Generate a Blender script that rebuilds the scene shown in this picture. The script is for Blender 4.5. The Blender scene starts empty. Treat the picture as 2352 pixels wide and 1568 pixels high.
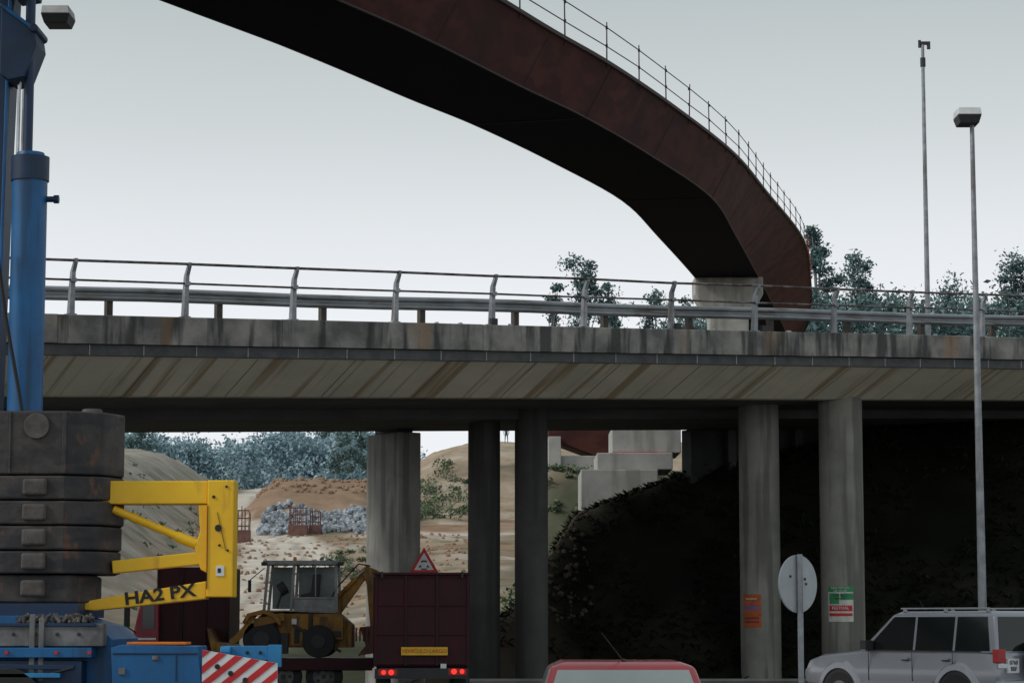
import bpy, math, random
from mathutils import Vector, Matrix, noise
random.seed(7)
E = 1.8   # eye height
S = bpy.context.scene
S.view_settings.view_transform = 'Standard'
S.view_settings.look = 'None'
S.view_settings.exposure = 0

# ------------------------------------------------------------------ materials
def pmat(name, c1, c2=None, scale=3.0, rough=0.8, metal=0.0, bump=0.15, bscale=None,
         streak=None, scol=None, samt=0.6, slo=0.52, spread=0.15, coat=0.0, vcol=None, spec=None, streak2=None, scol2=None, samt2=0.5, slo2=0.6):
    m = bpy.data.materials.new(name); m.use_nodes = True
    nt = m.node_tree; N = nt.nodes; L = nt.links
    b = N['Principled BSDF']
    b.inputs['Roughness'].default_value = rough
    b.inputs['Metallic'].default_value = metal
    if spec is not None: b.inputs['Specular IOR Level'].default_value = spec
    if coat: b.inputs['Coat Weight'].default_value = coat
    tc = N.new('ShaderNodeTexCoord')
    if c2 is None: c2 = tuple(c * 0.8 for c in c1)
    nz = N.new('ShaderNodeTexNoise'); nz.inputs['Scale'].default_value = scale; nz.inputs['Detail'].default_value = 7
    nz.inputs['Roughness'].default_value = 0.62
    L.new(tc.outputs['Object'], nz.inputs['Vector'])
    rp = N.new('ShaderNodeValToRGB')
    rp.color_ramp.elements[0].position = 0.5 - spread; rp.color_ramp.elements[1].position = 0.5 + spread
    rp.color_ramp.elements[0].color = (*c1, 1); rp.color_ramp.elements[1].color = (*c2, 1)
    L.new(nz.outputs['Fac'], rp.inputs['Fac'])
    out = rp.outputs['Color']
    if vcol:
        at = N.new('ShaderNodeAttribute'); at.attribute_name = vcol
        mx = N.new('ShaderNodeMix'); mx.data_type = 'RGBA'; mx.blend_type = 'MULTIPLY'
        mx.inputs['Factor'].default_value = 1
        L.new(at.outputs['Color'], mx.inputs['A']); L.new(out, mx.inputs['B']); out = mx.outputs['Result']
    for (sk,sc_,sa,sl_) in ((streak,scol,samt,slo),(streak2,scol2,samt2,slo2)):
        if not sk: continue
        mp = N.new('ShaderNodeMapping'); mp.inputs['Scale'].default_value = sk
        mp.inputs['Location'].default_value = (sa*10, 3, sl_*7)
        L.new(tc.outputs['Object'], mp.inputs['Vector'])
        n2 = N.new('ShaderNodeTexNoise'); n2.inputs['Scale'].default_value = 1; n2.inputs['Detail'].default_value = 5
        L.new(mp.outputs['Vector'], n2.inputs['Vector'])
        r2 = N.new('ShaderNodeValToRGB'); r2.color_ramp.elements[0].position = sl_; r2.color_ramp.elements[1].position = sl_ + 0.1
        r2.color_ramp.elements[0].color = (0, 0, 0, 1); r2.color_ramp.elements[1].color = (sa, sa, sa, 1)
        L.new(n2.outputs['Fac'], r2.inputs['Fac'])
        mx = N.new('ShaderNodeMix'); mx.data_type = 'RGBA'
        L.new(r2.outputs['Color'], mx.inputs['Factor']); L.new(out, mx.inputs['A'])
        mx.inputs['B'].default_value = (*sc_, 1); out = mx.outputs['Result']
    L.new(out, b.inputs['Base Color'])
    if bump:
        n3 = N.new('ShaderNodeTexNoise'); n3.inputs['Scale'].default_value = bscale or scale * 5; n3.inputs['Detail'].default_value = 6
        L.new(tc.outputs['Object'], n3.inputs['Vector'])
        bp = N.new('ShaderNodeBump'); bp.inputs['Strength'].default_value = bump; bp.inputs['Distance'].default_value = 0.05
        L.new(n3.outputs['Fac'], bp.inputs['Height']); L.new(bp.outputs['Normal'], b.inputs['Normal'])
    return m

M = {}
M['parapet'] = pmat('parapet_concrete', (0.13,0.128,0.122), (0.32,0.30,0.275), 0.9, 0.9, streak=(3.0,1,0.35), scol=(0.04,0.04,0.04), samt=0.85, slo=0.5, spread=0.11, streak2=(0.8,1,0.15), scol2=(0.30,0.19,0.11), samt2=0.75, slo2=0.62)
M['conc_band'] = pmat('stained_concrete', (0.80,0.73,0.58), (0.62,0.58,0.48), 0.5, 0.9, streak=(2.6,0.10,0.10), scol=(0.36,0.25,0.13), samt=0.8, slo=0.54, streak2=(5.0,0.1,0.1), scol2=(0.18,0.14,0.10), samt2=0.6, slo2=0.6)
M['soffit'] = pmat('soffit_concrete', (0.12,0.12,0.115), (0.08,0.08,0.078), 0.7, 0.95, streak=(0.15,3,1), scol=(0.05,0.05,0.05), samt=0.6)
M['strip'] = pmat('drip_strip', (0.06,0.065,0.07), (0.1,0.1,0.1), 3, 0.85)
M['joint'] = pmat('joint', (0.42,0.42,0.4), None, 5)
M['asphalt'] = pmat('asphalt', (0.10,0.10,0.10), (0.13,0.13,0.125), 8, 0.9)
M['paint'] = pmat('road_paint', (0.75,0.75,0.72), (0.6,0.6,0.58), 6, 0.7)
M['kerb'] = pmat('kerb_concrete', (0.35,0.35,0.33), None, 6)
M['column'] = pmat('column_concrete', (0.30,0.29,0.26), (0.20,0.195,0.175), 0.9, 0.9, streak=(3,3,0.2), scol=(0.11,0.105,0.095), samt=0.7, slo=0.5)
M['pier'] = pmat('pier_concrete', (0.38,0.375,0.35), (0.24,0.235,0.22), 0.9, 0.9, streak=(3,3,0.25), scol=(0.15,0.145,0.135), samt=0.7, slo=0.5)
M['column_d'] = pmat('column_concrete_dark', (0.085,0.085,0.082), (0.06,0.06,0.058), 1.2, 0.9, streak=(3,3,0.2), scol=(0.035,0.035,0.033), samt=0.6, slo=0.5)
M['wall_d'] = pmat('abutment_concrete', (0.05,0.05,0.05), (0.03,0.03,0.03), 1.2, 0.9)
M['newconc'] = pmat('new_concrete', (0.46,0.45,0.43), (0.34,0.335,0.32), 1.0, 0.9, streak=(2,2,0.3), scol=(0.22,0.21,0.19), samt=0.6)
M['galv'] = pmat('galvanised_steel', (0.36,0.38,0.4), (0.22,0.23,0.25), 4, 0.55, 0.35, streak=(6,6,0.8), scol=(0.12,0.09,0.075), samt=0.6, slo=0.54)
M['rail'] = pmat('weathered_rail', (0.2,0.18,0.18), (0.07,0.045,0.04), 3, 0.65, 0.3, spread=0.08)
M['wbeam'] = pmat('guardrail_steel', (0.36,0.38,0.4), (0.22,0.23,0.24), 1.0, 0.55, 0.3, streak=(1.2,1,8), scol=(0.14,0.09,0.06), samt=0.7, slo=0.56)
M['wbeam_d'] = pmat('old_guardrail_steel', (0.1,0.1,0.1), (0.05,0.05,0.05), 1.0, 0.7, 0.2)
M['wood'] = pmat('post_dark', (0.1,0.08,0.065), (0.06,0.05,0.045), 6)
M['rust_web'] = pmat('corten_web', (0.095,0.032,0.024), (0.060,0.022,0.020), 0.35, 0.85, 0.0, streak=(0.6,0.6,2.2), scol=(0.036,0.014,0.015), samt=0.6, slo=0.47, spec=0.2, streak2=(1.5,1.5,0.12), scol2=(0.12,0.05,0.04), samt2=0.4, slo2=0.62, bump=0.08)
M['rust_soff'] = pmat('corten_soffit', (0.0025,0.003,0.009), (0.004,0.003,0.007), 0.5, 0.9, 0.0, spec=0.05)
M['rust_rail'] = pmat('rusty_rail', (0.045,0.024,0.022), None, 4)
M['redmesh'] = pmat('red_mesh', (0.3,0.05,0.035), None, 4)
M['bark'] = pmat('bark', (0.24,0.25,0.25), (0.14,0.15,0.16), 3)
M['leafA'] = pmat('hazed_leaf_a', (0.115,0.185,0.185), (0.085,0.145,0.15), 0.3, 0.9, bump=0, spec=0)  # leaf colours A-C paled and greyed to carry distance haze
M['leafB'] = pmat('hazed_leaf_b', (0.175,0.26,0.255), (0.135,0.21,0.215), 0.3, 0.9, bump=0, spec=0)
M['leafC'] = pmat('hazed_leaf_c', (0.075,0.13,0.135), (0.06,0.10,0.11), 0.3, 0.9, bump=0, spec=0)
M['farA'] = pmat('far_hazed_leaf_a', (0.27,0.38,0.42), (0.23,0.34,0.38), 0.1, 0.9, bump=0, spec=0)  # far leaf colours: stronger haze painted in as paler, bluer base colour
M['farB'] = pmat('far_hazed_leaf_b', (0.36,0.48,0.52), (0.32,0.43,0.48), 0.1, 0.9, bump=0, spec=0)
M['farC'] = pmat('far_hazed_leaf_c', (0.22,0.32,0.36), (0.19,0.28,0.32), 0.1, 0.9, bump=0, spec=0)
M['vegA'] = pmat('shaded_bracken_a', (0.016,0.027,0.013), (0.010,0.016,0.008), 1, 0.9, bump=0, spec=0.1)  # bracken colours darkened to include the shade beneath the overpass
M['vegB'] = pmat('shaded_bracken_b', (0.040,0.056,0.026), (0.022,0.032,0.016), 1, 0.9, bump=0, spec=0.1)
M['vegC'] = pmat('shaded_bracken_c', (0.042,0.031,0.019), (0.018,0.015,0.010), 1, 0.9, bump=0, spec=0.1)
M['busA'] = pmat('bush_a', (0.17,0.21,0.11), (0.11,0.15,0.08), 1, 0.8, bump=0)
M['busB'] = pmat('bush_b', (0.11,0.145,0.09), (0.08,0.11,0.07), 1, 0.8, bump=0)
M['rock'] = pmat('rock', (0.40,0.44,0.48), (0.16,0.18,0.20), 1.8, 0.9, spread=0.08)
M['rubble'] = pmat('rubble', (0.12,0.10,0.08), (0.05,0.043,0.036), 1.2, 0.95, spec=0.1)
M['rebar'] = pmat('rusty_steel', (0.2,0.1,0.08), (0.12,0.06,0.05), 3)
M['heap'] = pmat('red_earth_lumps', (0.36,0.24,0.16), (0.24,0.15,0.10), 3, 0.95)
M['blue'] = pmat('blue_paint', (0.004,0.125,0.33), (0.004,0.08,0.22), 0.9, 0.45, bump=0.03, streak=(5,5,0.4), scol=(0.01,0.04,0.08), samt=0.6, slo=0.55)
M['dblue'] = pmat('dark_blue_paint', (0.005,0.035,0.095), (0.004,0.02,0.055), 1.5, 0.5, bump=0.03)
M['lblue'] = pmat('light_blue_paint', (0.02,0.24,0.50), (0.015,0.15,0.36), 2, 0.45, bump=0.03, streak=(6,6,1.5), scol=(0.04,0.06,0.09), samt=0.6, slo=0.56)
M['yellow'] = pmat('yellow_paint', (0.95,0.58,0.012), (0.88,0.48,0.01), 1.5, 0.4, bump=0.03, streak=(4,4,0.8), scol=(0.45,0.22,0.03), samt=0.5, slo=0.58)
M['black'] = pmat('black_paint', (0.012,0.012,0.012), None, 5, 0.6, bump=0)
M['hose'] = pmat('rubber', (0.015,0.015,0.017), None, 5, 0.7, bump=0.05)
M['cw'] = pmat('counterweight_paint', (0.028,0.027,0.03), (0.075,0.065,0.06), 1.6, 0.7, streak=(6,6,2.5), scol=(0.17,0.075,0.04), samt=0.7, slo=0.6, bump=0.3, streak2=(1,1,3), scol2=(0.02,0.02,0.024), samt2=0.8, slo2=0.5)
M['cw2'] = pmat('counterweight_lug', (0.11,0.10,0.095), (0.06,0.05,0.045), 5, 0.7)
M['chassis'] = pmat('chassis_grey', (0.2,0.2,0.2), (0.09,0.09,0.095), 3, 0.7, streak=(3,3,1), scol=(0.05,0.04,0.04), samt=0.7)
M['chrome'] = pmat('chrome', (0.6,0.62,0.65), None, 4, 0.15, 1.0, bump=0)
M['orange'] = pmat('orange_paint', (0.8,0.2,0.02), None, 4)
M['maroon'] = pmat('maroon_paint', (0.050,0.006,0.013), (0.028,0.005,0.009), 1.2, 0.6, bump=0.08, streak=(4,4,0.5), scol=(0.022,0.01,0.011), samt=0.7, spec=0.3)
M['maroonl'] = pmat('maroon_cab', (0.30,0.025,0.05), (0.22,0.02,0.035), 2, 0.4, bump=0)
M['ochre'] = pmat('ochre_paint', (0.36,0.17,0.016), (0.20,0.095,0.014), 2.2, 0.6, streak=(4,4,0.8), scol=(0.05,0.03,0.015), samt=0.75, slo=0.52)
M['cabgrey'] = pmat('cab_grey', (0.30,0.31,0.32), (0.18,0.185,0.19), 4, 0.5)
M['glass'] = pmat('dark_glass', (0.012,0.015,0.017), None, 2, 0.06, bump=0)
M['glassl'] = pmat('pale_glass', (0.26,0.30,0.30), (0.18,0.21,0.21), 2, 0.12, bump=0)
M['glassr'] = pmat('painted_reflection_glass', (0.34,0.37,0.36), (0.26,0.3,0.3), 1, 0.1, bump=0)  # whitish reflection is put into the base colour
M['redcar'] = pmat('red_car_paint', (0.33,0.016,0.025), (0.29,0.014,0.02), 2, 0.3, bump=0, coat=0.5)
M['silver'] = pmat('silver_paint', (0.29,0.30,0.335), (0.27,0.28,0.315), 2, 0.3, 0.45, bump=0, coat=0.5)
M['dgrey'] = pmat('dark_plastic', (0.03,0.03,0.032), None, 6, 0.6)
M['white'] = pmat('white_paint', (0.75,0.76,0.77), (0.62,0.63,0.64), 4, 0.5, bump=0.02)
M['signback'] = pmat('sign_back', (0.45,0.47,0.49), (0.36,0.38,0.4), 2, 0.5, 0.1, bump=0.02)
M['red'] = pmat('red_paint', (0.6,0.02,0.025), None, 4, 0.5, bump=0)
M['green'] = pmat('poster_green', (0.04,0.3,0.12), None, 4, 0.7, bump=0)
M['posterw'] = pmat('poster_white', (0.7,0.7,0.66), (0.5,0.51,0.47), 8, 0.8)
M['postero'] = pmat('poster_orange', (0.55,0.15,0.04), (0.38,0.08,0.03), 9, 0.8)
M['posterb'] = pmat('poster_violet', (0.3,0.14,0.2), (0.2,0.12,0.3), 9, 0.8)
M['plate'] = pmat('yellow_plate', (0.85,0.5,0.02), None, 5, 0.5, bump=0)
M['ground'] = pmat('ground_soil', (1.0,1.0,1.0), (0.62,0.60,0.575), 0.6, 0.95, bump=0.6, bscale=2.5, vcol='Col', spread=0.2, spec=0.1)
tl = bpy.data.materials.new('tail_light_lit'); tl.use_nodes = True
b = tl.node_tree.nodes['Principled BSDF']; b.inputs['Base Color'].default_value = (0.7,0.01,0.01,1)
b.inputs['Emission Color'].default_value = (1,0.03,0.02,1); b.inputs['Emission Strength'].default_value = 1.6
M['tail'] = tl
M['tailoff'] = pmat('tail_lens', (0.45,0.02,0.02), None, 4, 0.2, bump=0)
M['cloth'] = pmat('dark_clothes', (0.05,0.06,0.07), None, 5)
M['skin'] = pmat('skin', (0.35,0.2,0.14), None, 5)

# ------------------------------------------------------------------ builder
class MB:
    def __init__(s): s.v=[]; s.f=[]; s.mi=[]; s.mats=[]; s.cur=0
    def m(s, key):
        mt = M[key]
        if mt not in s.mats: s.mats.append(mt)
        s.cur = s.mats.index(mt); return s
    def add(s, vs, fs):
        o=len(s.v); s.v += [Vector(p) for p in vs]
        for f in fs: s.f.append(tuple(i+o for i in f)); s.mi.append(s.cur)
    def box(s, x0,x1,y0,y1,z0,z1, T=None):
        vs=[Vector(p) for p in ((x0,y0,z0),(x1,y0,z0),(x1,y1,z0),(x0,y1,z0),(x0,y0,z1),(x1,y0,z1),(x1,y1,z1),(x0,y1,z1))]
        if T: vs=[T@p for p in vs]
        s.add(vs,[(0,3,2,1),(4,5,6,7),(0,1,5,4),(1,2,6,5),(2,3,7,6),(3,0,4,7)]); return s
    def beam(s, a, b, w, h):
        a=Vector(a); b=Vector(b); d=(b-a); L=d.length; q=d.to_track_quat('X','Z').to_matrix().to_4x4()
        T=Matrix.Translation(a)@q
        return s.box(0,L,-w/2,w/2,-h/2,h/2,T)
    def cyl(s, a, b, r0, r1=None, n=12, caps=True):
        if r1 is None: r1=r0
        a=Vector(a); b=Vector(b); q=(b-a).to_track_quat('Z','Y').to_matrix()
        vs=[]
        for i in range(n):
            t=2*math.pi*i/n; vs.append(a+q@Vector((math.cos(t)*r0,math.sin(t)*r0,0)))
        for i in range(n):
            t=2*math.pi*i/n; vs.append(b+q@Vector((math.cos(t)*r1,math.sin(t)*r1,0)))
        fs=[(i,(i+1)%n,n+(i+1)%n,n+i) for i in range(n)]
        if caps: fs += [tuple(range(n-1,-1,-1)), tuple(range(n,2*n))]
        s.add(vs,fs); return s
    def tube(s, pts, r, n=6):
        for a,b in zip(pts,pts[1:]): s.cyl(a,b,r,r,n)
        return s
    def prism(s, poly, y0, y1):
        n=len(poly)
        vs=[(p[0],y0,p[1]) for p in poly]+[(p[0],y1,p[1]) for p in poly]
        s.add(vs,[tuple(range(n)),tuple(range(2*n-1,n-1,-1))]+[(i,n+i,n+(i+1)%n,(i+1)%n) for i in range(n)]); return s
    def plan(s, poly, z0, z1):
        n=len(poly)
        vs=[(p[0],p[1],z0) for p in poly]+[(p[0],p[1],z1) for p in poly]
        s.add(vs,[tuple(range(n-1,-1,-1)),tuple(range(n,2*n))]+[(i,(i+1)%n,n+(i+1)%n,n+i) for i in range(n)]); return s
    def loft(s, rings, cap=True, closed=True):
        n=len(rings[0]); vs=[p for r in rings for p in r]; fs=[]
        for k in range(len(rings)-1):
            for i in range(n if closed else n-1):
                fs.append((k*n+i,k*n+(i+1)%n,(k+1)*n+(i+1)%n,(k+1)*n+i))
        if cap and closed:
            fs.append(tuple(range(n-1,-1,-1))); fs.append(tuple((len(rings)-1)*n+i for i in range(n)))
        s.add(vs,fs); return s
    def build(s, name, parent=None, local=False, bevel=0, smooth=False, seg=2, fixn=True):
        off = Vector((0,0,0))
        if parent is not None and not local: off = Vector(parent.location)
        me=bpy.data.meshes.new(name); me.from_pydata([tuple(p-off) for p in s.v],[],s.f)
        for mt in s.mats: me.materials.append(mt)
        me.polygons.foreach_set('material_index', s.mi)
        if fixn:
            import bmesh
            bm=bmesh.new(); bm.from_mesh(me); bmesh.ops.recalc_face_normals(bm, faces=bm.faces); bm.to_mesh(me); bm.free()
        ob=bpy.data.objects.new(name,me); S.collection.objects.link(ob)
        if parent is not None: ob.parent=parent
        if smooth:
            me.polygons.foreach_set('use_smooth',[True]*len(me.polygons))
            me.set_sharp_from_angle(angle=math.radians(40))
        if bevel:
            bv=ob.modifiers.new('bevel','BEVEL'); bv.width=bevel; bv.segments=seg; bv.limit_method='ANGLE'
        return ob
def group(name, loc=(0,0,0), rz=0):
    e=bpy.data.objects.new(name,None); e.location=loc; e.rotation_euler=(0,0,rz); e.empty_display_size=0.3
    S.collection.objects.link(e); return e
def text(name, body, loc, size, mat, parent, rot=(math.pi/2,0,0), sx=1.0, local=False, bold=0.0):
    c=bpy.data.curves.new(name,'FONT'); c.body=body; c.size=size; c.align_x='CENTER'; c.align_y='CENTER'; c.extrude=0.003
    c.offset=bold
    c.materials.append(M[mat]); o=bpy.data.objects.new(name,c); S.collection.objects.link(o)
    l=Vector(loc)
    if parent is not None:
        o.parent=parent
        if not local: l=l-Vector(parent.location)
    o.location=l; o.rotation_euler=rot; o.scale=(sx,1,1); return o

# ------------------------------------------------------------------ terrain
def ss(a,b,x):
    t=max(0,min(1,(x-a)/(b-a))); return t*t*(3-2*t)
def lerp_tab(tab,x):
    if x<=tab[0][0]: return tab[0][1]
    for (a,va),(b,vb) in zip(tab,tab[1:]):
        if x<=b: return va+(vb-va)*(x-a)/(b-a)
    return tab[-1][1]
CAP=[(-3.2,-0.2),(0,2.0),(2.0,4.9),(5.5,6.25),(11,7.4),(15,8.0),(40,9.2),(90,9.5)]
def fb(x,y,s): return noise.fractal(Vector((x*s,y*s,3.1)),1.0,2.1,5)
def mound(x,y):
    return ss(178,196,y)*(1-ss(206,222,y))*ss(-23,-18.5,x)*(1-ss(-12,-8,x))
def H(x,y):
    v = 0.075*max(0,y-72)
    v += 5.5*ss(0,10,-(12+(y-100)*0.11)-x)*ss(85,110,y)*(1-ss(330,420,y)*0.6)
    v += 6.6*ss(-20,-4,x)*ss(205,262,y)
    v += 3.4*mound(x,y)
    v = min(v, 20.7+0.25*fb(x,y,0.05)+ 3*ss(-45,-80,x))
    if 84<y<240: v=max(v, 7.5*ss(-0.7,1.4,x-(y-95)*0.02)*ss(86,93,y))
    e = min(0.3+0.85*(y-65.3), lerp_tab(CAP,x)) if y>62 else 0
    e = max(e,0)*ss(61,64,y)
    if x>2: v=max(v, 0)
    z=max(v,e)
    if y>66: 
        z += (0.28*fb(x,y,0.25)+0.5*fb(x,y,0.06))*ss(66,80,y)
    return z
def track(y): return lerp_tab([(72,-9.0),(100,-10.4),(120,-11.2),(140,-12.8),(160,-14.9),(175,-17.6),(190,-20.6),(210,-22.5),(250,-26),(300,-31)],y)
def gcol(x,y,z):
    n=fb(x+31,y-7,0.12); n2=fb(x,y,0.5); n3=fb(x*0.35+5,y,0.16)
    c=Vector((0.43,0.335,0.25))
    c=c.lerp(Vector((0.35,0.23,0.15)), ss(0.0,0.45,n))
    c=c.lerp(Vector((0.54,0.47,0.40)), ss(-0.1,-0.5,n))
    c=c.lerp(Vector((0.27,0.21,0.155)), ss(0.15,0.5,n3)*0.6)
    lb=ss(0,6,-(12+(y-100)*0.11)-x)*ss(85,100,y)
    c=c.lerp(Vector((0.36,0.345,0.305)),lb*0.8)
    c=c.lerp(Vector((0.16,0.19,0.12)), ss(0.12,0.4,n2+0.4*n)*0.6)
    d=abs(x-track(y)+0.3*n2)
    if y>72:
        tw=1.6+0.006*y
        c=c.lerp(Vector((0.74,0.68,0.60)), (1-ss(tw*0.8,tw*1.35,d))*0.9)
        rut=abs(d-0.85); c=c.lerp(Vector((0.40,0.33,0.27)), (1-ss(0.1,0.4,rut))*0.7)
        edge=abs(d-tw*1.4); c=c.lerp(Vector((0.29,0.22,0.16)), (1-ss(0.2,0.9,edge))*0.6)
    c=c.lerp(Vector((0.70,0.61,0.54)), (1-ss(2,6,abs(y-181-0.3*x)))*ss(-14,-9,x)*0.85)
    c=c.lerp(Vector((0.36,0.22,0.14)), (1-ss(2,7,abs(y-196-0.3*x)))*ss(-11,-7,x)*0.8)
    mo=mound(x,y); c=c.lerp(Vector((0.35,0.24,0.165)), ss(0.15,0.5,mo+n2*0.3))
    hl=ss(-16,-8,x)*ss(205,225,y)
    c=c.lerp(Vector((0.46,0.37,0.275)),hl*0.6)
    if x>-1.2 and 84<y<140: c=c.lerp(Vector((0.17,0.17,0.12)).lerp(Vector((0.32,0.26,0.19)),ss(0,0.5,n2)),ss(-1.2,0.8,x))
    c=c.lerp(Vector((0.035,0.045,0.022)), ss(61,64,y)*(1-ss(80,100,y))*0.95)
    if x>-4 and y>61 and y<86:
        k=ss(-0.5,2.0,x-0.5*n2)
        e=Vector((0.012,0.014,0.010)).lerp(Vector((0.030,0.027,0.02)),ss(-0.2,0.5,n2))  # embankment soil, with the shade under the overpass in its colour
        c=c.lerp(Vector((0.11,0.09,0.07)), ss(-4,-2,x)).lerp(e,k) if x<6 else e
    if y<62: c=Vector((0.22,0.21,0.18))
    if y>330: c=Vector((0.20,0.28,0.30))  # far ground tinted pale blue-green as painted distance haze
    return c
def axis(segs):
    out=[]
    for a,b,st in segs:
        n=max(1,int(round((b-a)/st)))
        out += [a+(b-a)*i/n for i in range(n)]
    out.append(segs[-1][1]); return out
xs=axis([(-2500,-300,200),(-300,-70,23),(-70,-34,1.5),(-34,-8,0.4),(-8,20,0.5),(20,60,2),(60,300,20),(300,2500,200)])
ys=axis([(-300,-20,40),(-20,58,6),(58,112,0.6),(112,240,0.9),(240,300,2.0),(300,420,6),(420,3500,220)])
vs=[];cols=[]
for y in ys:
    for x in xs:
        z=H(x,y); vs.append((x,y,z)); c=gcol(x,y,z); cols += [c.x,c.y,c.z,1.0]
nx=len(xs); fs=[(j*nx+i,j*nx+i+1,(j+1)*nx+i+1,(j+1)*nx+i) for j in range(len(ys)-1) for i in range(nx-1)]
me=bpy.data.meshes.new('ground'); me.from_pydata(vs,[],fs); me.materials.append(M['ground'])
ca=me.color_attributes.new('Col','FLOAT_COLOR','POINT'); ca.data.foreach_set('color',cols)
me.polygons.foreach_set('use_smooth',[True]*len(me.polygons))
S.collection.objects.link(bpy.data.objects.new('ground',me))

MB().m('asphalt').box(-150,150,-20,50.4,-0.2,0.004).build('road')
r=MB().m('paint')
for k in range(-30,30): r.box(k*5.0,k*5.0+2,33.0,33.15,0.0,0.008)
r.box(-150,150,49.6,49.75,0.0,0.008).build('road_marking')
MB().m('kerb').box(-150,150,50.42,50.62,-0.1,0.13).build('kerb',bevel=0.02)

# ------------------------------------------------------------------ concrete overpass
ov=group('concrete_overpass_bridge',(-9.05,50,0),math.atan2(0.556,0.831))
G=0.047; ZC=E+6.29
def bz(t,z): return ZC+G*t+z
T0,T1=-16,60
def strip_prof(prof, key, name, bevel=0):
    mb=MB().m(key); rings=[]
    for t in axis([(T0,T1,4)]): rings.append([(t,s,bz(t,z)) for s,z in prof])
    mb.loft(rings); return mb.build(name,ov,True,bevel=bevel)
mb=MB().m('parapet'); t=T0
random.seed(2)
while t<T1:
    t2=t+2.61*2-0.012; ds=random.uniform(0,0.012); dz=random.uniform(-0.008,0.008)
    mb.loft([[(q,s+ds,bz(q,z+dz)) for s,z in ((0.0,-0.02),(0.02,0),(0.42,0),(0.42,-0.58),(0.0,-0.60))] for q in (t,t2)])
    t=t2+0.012
mb.build('parapet_coping',ov,True)
strip_prof([(0.10,-0.612),(0.9,-0.612),(0.9,-0.84),(0.10,-0.84)],'strip','drip_strip')
strip_prof([(0.22,-0.843),(1.8,-1.55),(2.2,-1.55),(2.2,-0.5),(0.93,-0.5),(0.93,-0.843)],'conc_band','cantilever')
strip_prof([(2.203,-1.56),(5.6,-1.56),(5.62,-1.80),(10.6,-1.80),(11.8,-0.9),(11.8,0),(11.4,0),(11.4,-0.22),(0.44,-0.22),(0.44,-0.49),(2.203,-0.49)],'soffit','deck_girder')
mb=MB().m('joint')
t=T0+0.4
while t<T1:
    mb.box(t,t+0.018,0.085,0.1,bz(t,-0.83),bz(t,-0.615)); t+=1.23
mb.build('strip_joints',ov,True)
mb=MB().m('soffit')
t=T0+0.9
while t<T1:
    a=Vector((t,0.24,bz(t,-0.855))); c=Vector((t,1.79,bz(t,-1.549))); mb.beam(a,c,0.010,0.010); t+=2.44
mb.build('formwork_joints',ov,True)
mb=MB().m('galv')
for i in range(-6,20):
    t=2.61*i; z=bz(t,0)
    mb.box(t-0.1,t+0.1,0.08,0.3,z+0.003,z+0.03)
    lean=random.uniform(-0.02,0.02)
    mb.loft([[(t-w+lean*h,s0,z+h),(t+w+lean*h,s0,z+h),(t+w+lean*h,s0+dp,z+h),(t-w+lean*h,s0+dp,z+h)] for w,s0,dp,h in
        ((0.06,0.1,0.15,0.03),(0.05,0.1,0.12,0.6),(0.045,0.08,0.11,0.9),(0.04,-0.02,0.1,1.08),(0.04,-0.03,0.09,1.17))])
    mb.box(t-0.06,t+0.06,0.03,0.13,z+0.68,z+0.77)
mb.build('railing_posts',ov,True,bevel=0.008)
mb=MB().m('rail')
for hh,s0,rr in ((1.13,0.0,0.03),(0.72,0.07,0.024)):
    pts=[(t,s0+random.uniform(-.012,.012),bz(t,hh)+random.uniform(-.014,.014)) for t in axis([(T0,T1,2.61)])]
    mb.tube(pts,rr,8)
mb.build('rails',ov,True)
mb=MB().m('wbeam')
prof=[(0,0.70),(-0.03,0.685),(-0.075,0.655),(-0.075,0.61),(-0.0,0.565),(0.0,0.53),(-0.075,0.49),(-0.075,0.445),(-0.03,0.41),(0,0.395)]
for s0 in (0.95,10.6):
    rings=[]
    for t in axis([(T0,T1,2)]):
        w=0.03*math.sin(t*0.7)+random.uniform(-.008,.008)
        rings.append([(t,s0+a,bz(t,b)+w*0.5) for a,b in prof]+[(t,s0+a+0.012,bz(t,b)+w*0.5) for a,b in reversed(prof)])
    mb.loft(rings)
mb.m('wood')
for i in range(-5,18):
    t=2.61*i+1.25; z=bz(t,-0.22)
    mb.box(t-0.07,t+0.07,1.0,1.14,z,z+0.86)
    mb.m('wbeam').box(t-0.06,t+0.06,0.965,1.0,z+0.66,z+0.82); mb.m('wood')
    mb.box(t-0.07,t+0.07,10.65,10.79,z,z+0.86)
mb.build('crash_barrier',ov,True)
MB().m('asphalt').loft([[(t,1.3,bz(t,-0.215)),(t,10.4,bz(t,-0.215)),(t,10.4,bz(t,-0.205)),(t,1.3,bz(t,-0.205))] for t in (T0,T1)]).build('deck_surfacing',ov,True)
mb=MB().m('dgrey')
for t in (10.35,15.7,18.4): mb.box(t,t+0.16,0.02,0.14,bz(t,0.004),bz(t,0.15))
for k in range(26):
    t=random.uniform(5,45); w=random.uniform(.03,.12); mb.m('posterw').box(t,t+w,0.05,0.12,bz(t,0.006),bz(t,0.035))
mb.build('cable_boxes',ov,True)
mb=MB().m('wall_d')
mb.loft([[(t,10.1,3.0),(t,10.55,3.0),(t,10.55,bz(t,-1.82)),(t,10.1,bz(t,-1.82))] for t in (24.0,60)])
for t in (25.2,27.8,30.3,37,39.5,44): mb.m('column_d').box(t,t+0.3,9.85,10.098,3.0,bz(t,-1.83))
mb.build('abutment_wall',ov,True)
def soff(x,y,dz=-1.55):
    t=.831*(x+9.05)+.556*(y-50); return bz(t,dz)
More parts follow.
